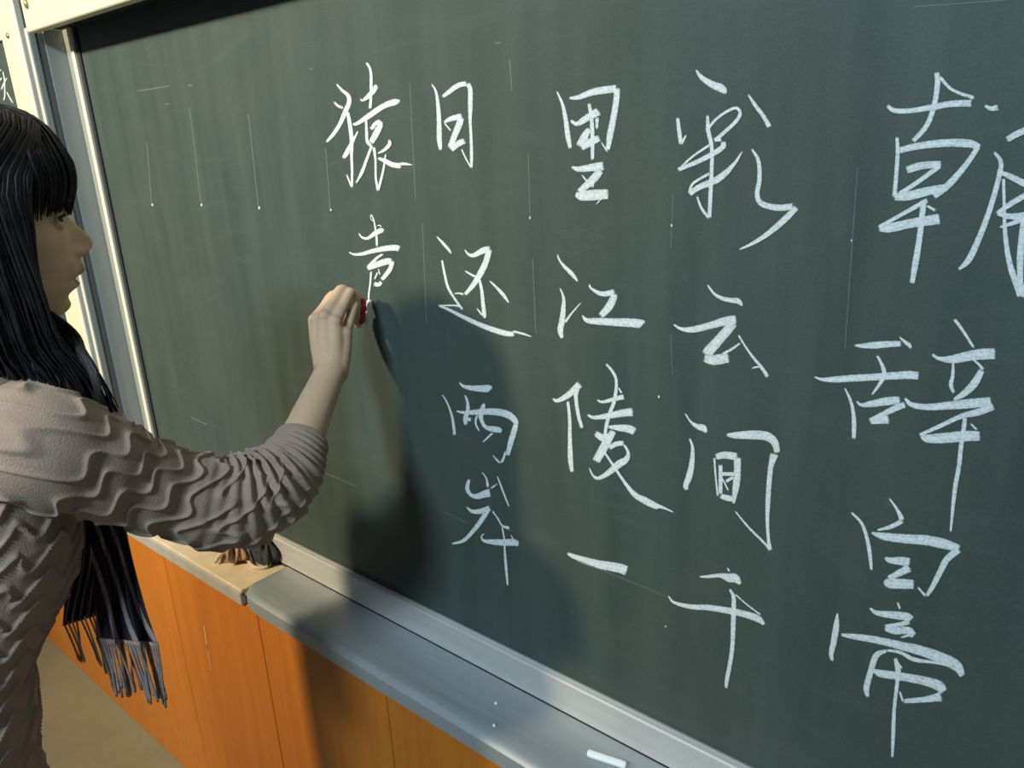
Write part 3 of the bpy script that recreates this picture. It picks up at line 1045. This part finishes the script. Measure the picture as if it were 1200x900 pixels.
mcp = [hj(369, 375, 1.100), hj(380, 371, 1.092), hj(393, 377, 1.092), hj(405, 391, 1.102)]
pip = [hj(390, 347, 1.130), hj(400, 340, 1.122), hj(410, 343, 1.126), hj(415, 358, 1.132)]
dip = [hj(413, 344, 1.150), hj(417, 350, 1.150), hj(419, 360, 1.150), hj(418, 373, 1.150)]
tip = [hj(425, 354, 1.168), hj(426, 362, 1.166), hj(424, 371, 1.164), hj(420, 381, 1.160)]
frad = [(0.0086, 0.0080, 0.0072, 0.006), (0.0088, 0.0082, 0.0074, 0.0062), (0.0085, 0.0079, 0.0071, 0.006), (0.0078, 0.0072, 0.0064, 0.0055)]
WR_C = WR_R
for k in range(4):
    # metacarpal mass of the palm
    base = WR_C + (mcp[k] - np.mean(mcp, axis=0)) * 0.30
    limb([P4(base, 0.0175), P4(base * 0.5 + mcp[k] * 0.5, 0.0150), P4(mcp[k], 0.0102)], 14, 16)
    body.add(*ellipsoid(mcp[k] - ray(385, 380) * 0.0035, (0.0098,) * 3, seg=16, rings=10))
    r4 = frad[k]
    limb([P4(mcp[k], r4[0] * 1.1), P4((mcp[k] + pip[k]) / 2, r4[0] * 0.94), P4(pip[k], r4[1] * 1.05), P4((pip[k] + dip[k]) / 2, r4[1] * 0.9), P4(dip[k], r4[2]), P4(tip[k], r4[3])], 30, 16)
    body.add(*ellipsoid(tip[k], (r4[3],) * 3, seg=12, rings=8))
# thumb leaves the side of the palm near its base and meets the chalk from behind
thumb = [hj(384, 415, 1.112), hj(390, 392, 1.140), hj(407, 375, 1.165), hj(424, 372, 1.178)]
limb([P4(thumb[0], 0.017), P4(thumb[1], 0.0125), P4(thumb[2], 0.0105), P4(thumb[3], 0.0085)], 24, 16)
body.add(*ellipsoid(thumb[3], (0.0085,) * 3, seg=12, rings=8))
# left hand, relaxed
for k in range(4):
    a0 = WR_L + [0.004 * (k - 1.5), -0.004 + 0.006 * k, -0.02]
    a1 = WR_L + [0.002 * (k - 1.5), 0.004 + 0.019 * (k - 1.5), -0.085]
    a2 = a1 + [0.012, 0.006, -0.04]
    a3 = a2 + [0.018, 0.0, -0.026]
    limb([P4(a0, 0.016), P4((a0 + a1) / 2, 0.014), P4(a1, 0.0105), P4(a2, 0.0088), P4(a3, 0.0065)], 20, 12)
limb([P4(WR_L + [0, 0.012, -0.02], 0.014), P4(WR_L + [0.015, 0.042, -0.05], 0.011), P4(WR_L + [0.03, 0.05, -0.085], 0.0075)], 14, 12)

me = body.mesh('body')
bm = bmesh.new(); bm.from_mesh(me)
bmesh.ops.recalc_face_normals(bm, faces=bm.faces)
bm.to_mesh(me); bm.free()
tmp = bpy.data.objects.new('body_build', me); COL.objects.link(tmp)
md = tmp.modifiers.new('join', 'REMESH'); md.mode = 'VOXEL'; md.voxel_size = 0.0022; md.use_smooth_shade = True
ms = tmp.modifiers.new('soften', 'SMOOTH'); ms.factor = 0.5; ms.iterations = 4
dg = bpy.context.evaluated_depsgraph_get()
me2 = bpy.data.meshes.new_from_object(tmp.evaluated_get(dg))
bpy.data.objects.remove(tmp, do_unlink=True)
me2.name = 'body'
me2.materials.clear()

mouth_c = hp(0.095, 0.0405, 0.0)
M['skin'] = mat_skin(HO, mouth_c, None)
FOOT = np.array([PELV[0], PELV[1], 0.0])
person = empty('person', tuple(FOOT))
tag(person, 'person in wavy taupe knit jacket reaching out to write on the blackboard', 'person')
bodyo = link('body', me2, M['skin'], person)

# eyes with lids and lashes
for s in (-1, 1):
    c = hp(0.0700, 0.1070, s * 0.031)
    V, F = ellipsoid(c, (0.0118, 0.0118, 0.0118), seg=20, rings=14)
    e = link('eye', mesh_from('eye', V, F, True), M['eye'], person)
    V, F = ellipsoid(c + HF * 0.0072 - UP * 0.001 + HW * s * 0.0025, (0.0064, 0.0064, 0.0064), seg=16, rings=10)
    link('iris', mesh_from('iris', V, F, True), M['iris'], e)
    arc = [hp(0.0700 + 0.0165 * math.cos(a), 0.1070 + 0.0036 - 0.0030 * (1 - math.cos(a)), s * (0.031 + 0.0160 * math.sin(a))) for a in np.linspace(-1.0, 1.15, 12)]
    V, F = tube(np.array(arc), np.interp(np.arange(12), [0, 5, 11], [0.0006, 0.0016, 0.0009]), 8)
    link('upper_lashes', mesh_from('upper_lashes', V, F, True), M['hair'], e)
    arc = [hp(0.083 + 0.010 * math.cos(a), 0.1265 - 0.003 * abs(a), s * (0.030 + 0.02 * math.sin(a))) for a in np.linspace(-0.8, 1.0, 10)]
    V, F = tube(np.array(arc), np.interp(np.arange(10), [0, 4, 9], [0.001, 0.002, 0.0008]), 8)
    link('eyebrow', mesh_from('eyebrow', V, F, True), M['hair'], person)

# ------------------------------------------------------------------ hair: cap plus locks
hair = MB()


def loft(rows, closed=True):
    n, m = rows.shape[:2]
    V = rows.reshape(-1, 3)
    F = []
    for i in range(n - 1):
        for j in range(m if closed else m - 1):
            k = (j + 1) % m
            F.append((i * m + j, i * m + k, (i + 1) * m + k, (i + 1) * m + j))
    if closed:
        F.append(tuple(range(m))[::-1]); F.append(tuple(range((n - 1) * m, n * m)))
    return V, F


ph = np.linspace(0, 2 * math.pi, 72, endpoint=False)
vs = np.linspace(0.136, 0.2155, 26)
VV, PP = np.meshgrid(vs, ph, indexing='ij')
U, W = head_surface(VV, PP, 0.009)
hair.add(*loft(hp(U, VV + 0.009 * (VV - 0.13) / 0.085, W)))
# inner mass at the back and sides
vs = np.linspace(-0.13, 0.15, 26)
VV, PP = np.meshgrid(vs, ph, indexing='ij')
U = -0.040 + 0.072 * np.cos(PP) * np.clip(1.1 - 0.2 * (VV < 0), 0, 2)
W = 0.076 * np.sin(PP)
U = np.where(VV < 0.0, U + 0.0, U)
hair.add(*loft(hp(U, VV, W)))


def lock(pts, r0, r1, n=16, sides=5):
    Q = catmull(pts, n)
    t = np.linspace(0, 1, n)
    rr = np.interp(t, [0, 0.08, 0.6, 1], [r0 * 0.6, r0, r0 * 0.9, r1])
    hair.add(*tube(Q, rr, sides, caps=True))


def scalp(v, phi, off):
    u, w = head_surface(np.array(v), np.array(phi), off)
    return hp(u, v + off * max(0, (v - 0.13)) / 0.085, w)


rs = random.Random(11)
# side and back curtains, both sides
for s in (1, -1):
    for k in range(820):
        a = (k + rs.random()) / 820.0          # 0 front .. 1 back
        lift = (0.011 + 0.009 * rs.random()) * (0.65 + 0.35 * min(1, a * 4))
        ph_top = s * (0.55 + 2.4 * a)
        ph_mid = s * (1.12 + 1.95 * a)
        p0 = hp(0.045 - 0.10 * a, 0.2265 - 0.004 * rs.random() - 0.012 * abs(a - 0.45), s * 0.004)
        p1 = scalp(0.190, ph_top, lift + 0.002)
        p2 = scalp(0.145, ph_mid, lift + 0.003)
        u3, w3 = head_surface(np.array(0.10), np.array(ph_mid), lift + 0.004)
        u3 = min(float(u3), 0.046 - 0.005 * rs.random())
        p3 = hp(u3, 0.10, float(w3) + s * 0.005)
        u4, w4 = head_surface(np.array(0.06), np.array(ph_mid), lift + 0.012)
        u4 = min(float(u4), 0.040 - 0.006 * rs.random())
        wv = rs.uniform(-1, 1)
        p4 = hp(u4 + 0.003 * wv, 0.045, float(w4) + s * 0.008)
        p5 = hp(u4 + 0.008 * (1 - a), -0.010, float(w4) + s * (0.006 + 0.004 * wv))
        fw = max(0.0, 1 - a * 2.2)
        p6 = hp(u4 + 0.030 * fw + 0.006 * wv, -0.050 + 0.01 * rs.random(), float(w4) * 1.02 + s * 0.010)
        end = rs.random()
        p7 = hp(u4 + 0.038 * fw + 0.012 * wv, -0.085 - 0.035 * end, float(w4) * 1.05 + s * (0.012 + 0.006 * wv))
        r = 0.0009 + 0.0014 * rs.random() ** 2
        lock([p0, p1, p2, p3, p4, p5, p6, p7], r, 0.0005, 20)
# fringe
for k in range(340):
    j = -1 + 2 * (k + rs.random()) / 340.0
    lift = 0.008 + 0.006 * rs.random()
    phf = j * 1.18
    p0 = hp(0.040 - 0.03 * rs.random(), 0.2255, 0.012 * j)
    p1 = scalp(0.198, phf * 0.8, lift + 0.002)
    p2 = scalp(0.165, phf, lift + 0.001)
    ve = (0.1125 if abs(j) < 0.30 else 0.1195) - 0.010 * abs(j) ** 2.0 + rs.uniform(-0.004, 0.004)
    p3 = scalp(0.140, phf, lift)
    p4 = scalp(max(ve, 0.09), phf, lift * 0.55)
    lock([p0, p1, p2, p3, p4], 0.0010 + 0.0010 * rs.random(), 0.0004, 14)
# loose curled ends over the front of the shoulder
for k in range(26):
    j = rs.random()
    b = [at(70 + 18 * j + rs.uniform(-6, 6), 380 + 14 * j, 0.80), at(92 + 10 * j, 412 + 8 * rs.random(), 0.79), at(104 + 12 * j, 436 + rs.uniform(-4, 4), 0.785),
         at(110 + 8 * rs.random(), 456, 0.785), at(108 + 16 * rs.random(), 474 + 10 * rs.random(), 0.79)]
    lock([hp(0.045, 0.02, 0.075)] + b, 0.0016 + 0.0014 * rs.random(), 0.0004, 18)
link('hair', hair.mesh('hair'), M['hair'], person)

# ------------------------------------------------------------------ knit jacket
def ridge(ph_):
    u = ph_ - np.floor(ph_)
    return 0.8 * np.exp(-((u - 0.5) / 0.10) ** 2) + 0.5 * np.where(u < 0.5, (u / 0.5) ** 2, np.clip((0.68 - u) / 0.18, 0, 1))


jk = MB()
# sleeve sweep
ctrl = [P4(np.array([SH_R[0] - 0.085, SH_R[1] - 0.004, SH_R[2] + 0.012]), 0.050), P4(np.array([SH_R[0] - 0.04, SH_R[1] - 0.01, SH_R[2] + 0.006]), 0.060),
        P4(at(40, 523, 0.755), 0.0590), P4(at(95, 539, 0.785), 0.0560), P4(at(150, 560, 0.825), 0.0500), P4(at(205, 578, 0.865), 0.0485),
        P4(at(262, 587, 0.900), 0.0525), P4(at(303, 578, 0.930), 0.0540), P4(at(333, 556, 0.958), 0.0475), P4(at(347, 533, 0.980), 0.0385), P4(at(354, 516, 0.996), 0.0325)]
NS, NT_ = 620, 240
Q = catmull(ctrl, NS)
path, rad = Q[:, :3], Q[:, 3]
for _ in range(30):
    path[1:-1] = (path[:-2] + 2 * path[1:-1] + path[2:]) / 4
T, N, B = frames(path, UP)
seg = np.concatenate([[0], np.cumsum(np.linalg.norm(np.diff(path, axis=0), axis=1))])
th = np.linspace(0, 2 * math.pi, NT_, endpoint=False)
S, TH = np.meshgrid(seg, th, indexing='ij')
L = seg[-1]
bend = np.exp(-((S - (L - 0.095)) / 0.055) ** 2)
plain = np.clip((S - (L - 0.085)) / 0.03, 0, 1)            # plain knit near the cuff
phs = S / 0.031 + (1.7 * (1 - S / L) + 0.5) * np.sin(TH - 0.5) + 0.34 * np.sin(7 * TH + 4.0 * np.sin(S / 0.05)) 
h = 0.0031 * ridge(phs) * (1 - plain)
inner = 0.5 + 0.5 * np.cos(TH)                             # N points up: inside of the bent elbow is up
wr = np.sin(2 * math.pi * S / 0.0165 + 1.6 * np.sin(2 * TH) + 0.8 * np.sin(TH * 3))
h = h + 0.0042 * bend * wr * (0.35 + 0.65 * inner) - 0.004 * bend * inner
h = h + 0.0014 * np.sin(2 * math.pi * S / 0.052 + 2.0 * np.sin(TH + 1)) * (1 - plain)
h = h + 0.0016 * np.sin(2 * math.pi * S / 0.009 + 2 * np.sin(2 * TH)) * plain * (S < L - 0.008)
sag = 0.010 * np.exp(-((S - (L - 0.135)) / 0.03) ** 2) * np.clip(-np.cos(TH), 0, 1) ** 3
hem = 0.002 * (S > L - 0.006)
RR = rad[:, None] + h + sag + hem
V = path[:, None, :] + RR[..., None] * (np.cos(TH)[..., None] * N[:, None, :] + np.sin(TH)[..., None] * B[:, None, :])
# turn the cuff inwards so that it reads as cloth with thickness
ring = path[-1] + (RR[-1][:, None] - 0.005) * (np.cos(th)[:, None] * N[-1] + np.sin(th)[:, None] * B[-1])
ring2 = path[-14] + (RR[-14][:, None] - 0.006) * (np.cos(th)[:, None] * N[-14] + np.sin(th)[:, None] * B[-14])
rows = np.concatenate([V, ring[None], ring2[None]], 0)
Vv, Ff = loft(rows)
jk.add(Vv, Ff[:-2])

# trunk of the jacket: stacked ellipses leaning forward, wavy ridges all round
zc = np.array([0.72, 0.80, 0.90, 1.00, 1.08, 1.16, 1.22, 1.27, 1.305, 1.325])
yc = CAM[1] + np.array([0.064, 0.066, 0.078, 0.112, 0.160, 0.188, 0.195, 0.205, 0.215, 0.222])
xc = np.array([PELV[0]] * 3 + [CHEST[0]] * 7) + np.array([0, 0, 0, 0, 0, 0, 0, 0, 0.005, 0.01])
aw_ = np.array([0.190, 0.186, 0.168, 0.158, 0.168, 0.178, 0.176, 0.155, 0.115, 0.085])
bw_ = np.array([0.130, 0.128, 0.112, 0.104, 0.112, 0.115, 0.108, 0.094, 0.080, 0.068])
zs = np.linspace(zc[0], zc[-1], 300)
TT = np.linspace(0, 2 * math.pi, 300, endpoint=False)
Zg, Tg = np.meshgrid(zs, TT, indexing='ij')
ip = lambda a: np.interp(zs, zc, a)[:, None]
arc = Tg * 0.15
ph2 = Zg / 0.030 + 0.36 * np.sin(arc / 0.034 * 2 * math.pi * 0.5 + 1.5 * np.sin(Zg * 30)) 
hh = 0.0036 * ridge(ph2) + 0.003 * np.sin(Zg * 40 + 2 * Tg)
X = ip(xc) + (ip(aw_) + hh) * np.cos(Tg)
Y = ip(yc) + (ip(bw_) + hh) * np.sin(Tg)
Zd = Zg + 0.0
Vv, Ff = loft(np.stack([X, Y, Zd], -1))
jk.add(Vv, Ff[1:])
# left sleeve
cl = [P4(SH_L + [0.07, 0.0, 0.01], 0.055), P4(SH_L, 0.060), P4((SH_L + EL_L) / 2, 0.055), P4(EL_L, 0.050), P4(EL_L * 0.4 + WR_L * 0.6, 0.042)]
Ql = catmull(cl, 120)
Tl, Nl, Bl = frames(Ql[:, :3])
sl = np.concatenate([[0], np.cumsum(np.linalg.norm(np.diff(Ql[:, :3], axis=0), axis=1))])
tl = np.linspace(0, 2 * math.pi, 80, endpoint=False)
Sg, TG = np.meshgrid(sl, tl, indexing='ij')
rl = Ql[:, 3][:, None] + 0.0038 * ridge(Sg / 0.034 + 0.9 * np.sin(TG) + 0.3 * np.sin(6 * TG))
Vl = Ql[:, None, :3] + rl[..., None] * (np.cos(TG)[..., None] * Nl[:, None, :] + np.sin(TG)[..., None] * Bl[:, None, :])
jk.add(*loft(Vl))
jacket = link('jacket', jk.mesh('jacket'), M['knit'], person)

# rolled collar, lying on the shoulders
col_pts = []
for a in np.linspace(0, 2 * math.pi, 40, endpoint=False):
    ca, sa = math.cos(a), math.sin(a)
    c0 = np.array([xc[-1] + 0.022, yc[-1] + 0.005, 1.300])
    col_pts.append(c0 + np.array([0.105 * ca, 0.080 * sa, 0.010 * ca - 0.022 * sa]))
col_pts.append(col_pts[0])
cp = np.array(col_pts)
V, F = tube(catmull(cp, 160), 0.020 + 0.004 * np.sin(np.linspace(0, 60, 160)) , 18, ref=(0, 0, 1))
link('collar', mesh_from('collar', V, F, True), M['knit'], jacket)

# trousers and shoes
for s in (-1, 1):
    hip = PELV + [s * 0.088, 0, -0.03]
    kn = np.array([hip[0] + s * 0.005, hip[1], 0.46])
    an = np.array([hip[0] + s * 0.01, hip[1] - 0.02, 0.05])
    Qt = catmull([P4(hip, 0.080), P4((hip + kn) / 2, 0.078), P4(kn, 0.068), P4(kn * 0.5 + an * 0.5, 0.066), P4(an, 0.062)], 40)
    V, F = tube(Qt[:, :3], Qt[:, 3] + 0.002 * np.sin(np.arange(40) * 1.3), 28)
    link('trouser_leg', mesh_from('trouser_leg', V, F, True), M['trousers'], person)
    sm = MB()
    sm.add(*ellipsoid(an + [0, 0.065, -0.015], (0.042, 0.125, 0.035), seg=28, rings=14))
    Vs = np.vstack(sm.v); Vs[:, 2] = np.maximum(Vs[:, 2], 0.0)
    link('shoe', mesh_from('shoe', Vs, sm.f, True), M['shoe'], person)

# ------------------------------------------------------------------ scarf hanging in front, with tassels
def scarf_sheet(name, left, right, n=60, m=40, wave=0.008, stripes=7.0, slant=1.2, parent=None):
    """left and right are 3D edge polylines from top to hem"""
    A = catmull(left, n); Bq = catmull(right, n)
    s = np.linspace(0, 1, m)[None, :, None]
    G_ = A[:, None, :] * (1 - s) + Bq[:, None, :] * s
    view = ray(140, 690); view = view / np.linalg.norm(view)
    tt = np.linspace(0, 1, n)[:, None]; ss = np.linspace(0, 1, m)[None, :]
    fold = wave * (np.sin(ss * 15 + 1.5 * tt) + 0.4 * np.sin(ss * 31 + 2 * tt)) * (0.5 + 0.5 * tt)
    G1 = G_ + fold[..., None] * view
    G2 = G1 + view * 0.0022
    V = np.concatenate([G1.reshape(-1, 3), G2.reshape(-1, 3)])
    F = []
    K = n * m
    for i in range(n - 1):
        for j in range(m - 1):
            a = i * m + j
            F.append((a, a + m, a + m + 1, a + 1))
            F.append((K + a, K + a + 1, K + a + m + 1, K + a + m))
    for i in range(n - 1):
        a, b = i * m, i * m + m - 1
        F.append((a, a + K, a + m + K, a + m)); F.append((b, b + m, b + m + K, b + K))
    for j in range(m - 1):
        a, b = j, (n - 1) * m + j
        F.append((a, a + 1, a + 1 + K, a + K)); F.append((b, b + K, b + 1 + K, b + 1))
    me_ = mesh_from(name, V, F, True)
    q = (ss * stripes + slant * tt * 2 + 0.15 * np.sin(6 * tt + 3 * ss))
    u = q - np.floor(q)
    val = np.clip(np.minimum(u / 0.08, (0.40 - u) / 0.08), 0, 1).ravel()
    att = me_.attributes.new('stripe', 'FLOAT', 'POINT')
    att.data.foreach_set('value', np.concatenate([val, val]).astype(float))
    o = link(name, me_, M['scarf'], parent)
    return o, G1


sc = empty('scarf', tuple(FOOT))
sc.parent = person
sc.matrix_parent_inverse = Matrix.Translation(-Vector(person.location))
ps = 0.87


def scarf_link(o):
    o.parent = sc
    o.matrix_parent_inverse = Matrix.Translation(-Vector(FOOT))


o1, g1 = scarf_sheet('scarf_end', [at(98, 560, ps), at(104, 620, ps), at(110, 690, ps), at(113, 751, ps)], [at(142, 560, ps + .02), at(150, 630, ps + .02), at(170, 710, ps + .02), at(186, 757, ps + .02)], wave=0.007, stripes=3.0, slant=-0.95, parent=sc)
o2, g2 = scarf_sheet('scarf_tail', [at(92, 600, ps + .03), at(84, 660, ps + .03), at(76, 700, ps + .03), at(73, 734, ps + .03)], [at(112, 600, ps + .04), at(114, 650, ps + .04), at(113, 690, ps + .04), at(112, 722, ps + .04)], wave=0.004, stripes=4.0, slant=0.5, parent=sc)
rs = random.Random(5)


def tassels(g, count, lo, hi, mats, rr):
    hem_ = g[-1]
    for k in range(count):
        f = (k + 0.5) / count
        i = f * (len(hem_) - 1)
        p = hem_[int(i)] * (1 - i % 1) + hem_[min(int(i) + 1, len(hem_) - 1)] * (i % 1)
        Ln = lo + (hi - lo) * f + rs.uniform(-0.008, 0.008)
        side = (g[-1][-1] - g[-1][0]); side /= np.linalg.norm(side)
        sw = rs.uniform(-1, 1)
        pts = [p + UP * 0.004, p - UP * Ln * 0.35 + side * (0.003 * sw + 0.001), p - UP * Ln * 0.7 + side * (0.006 * sw + 0.001), p - UP * Ln + side * (0.008 * sw + 0.001)]
        Qq = catmull(pts, 14)
        tq = np.linspace(0, 1, 14)
        V, F = tube(Qq, rr * np.interp(tq, [0, 0.1, 0.8, 0.9, 1], [1, 0.8, 0.85, 1.35, 0.7]), 7)
        link('tassel', mesh_from('tassel', V, F, True), mats[k % len(mats)], sc)


tassels(g1, 30, 0.066, 0.080, [M['tassel'], M['tassel'], M['tassel_tan'], M['tassel']], 0.0015)
tassels(g2, 8, 0.045, 0.085, [M['tassel_tan'], M['tassel_tan'], M['rim']], 0.0014)

# ------------------------------------------------------------------ chalk held at the board
t0 = on_plane(433, 352, -0.0045)
t1 = on_plane(431, 378, -0.020)
hc = empty('held_chalk', tuple(t0)); tag(hc, 'white chalk stick with red sleeve held against the board', 'chalk')
d_ = (t1 - t0) / np.linalg.norm(t1 - t0)
stick('chalk_stick_body', t0, t1 + d_ * 0.004, 0.0044, M['stick'], hc)
c0, c1 = at(425.5, 350, 1.153), at(423.5, 380, 1.151)
V, F = tube(catmull([c0, (c0 + c1) / 2, c1], 12), np.interp(np.linspace(0, 1, 12), [0, 0.1, 0.5, 0.9, 1], [0.0025, 0.0046, 0.0058, 0.0046, 0.0025]), 14)
link('red_sleeve', mesh_from('red_sleeve', V, F, True), M['red'], hc)
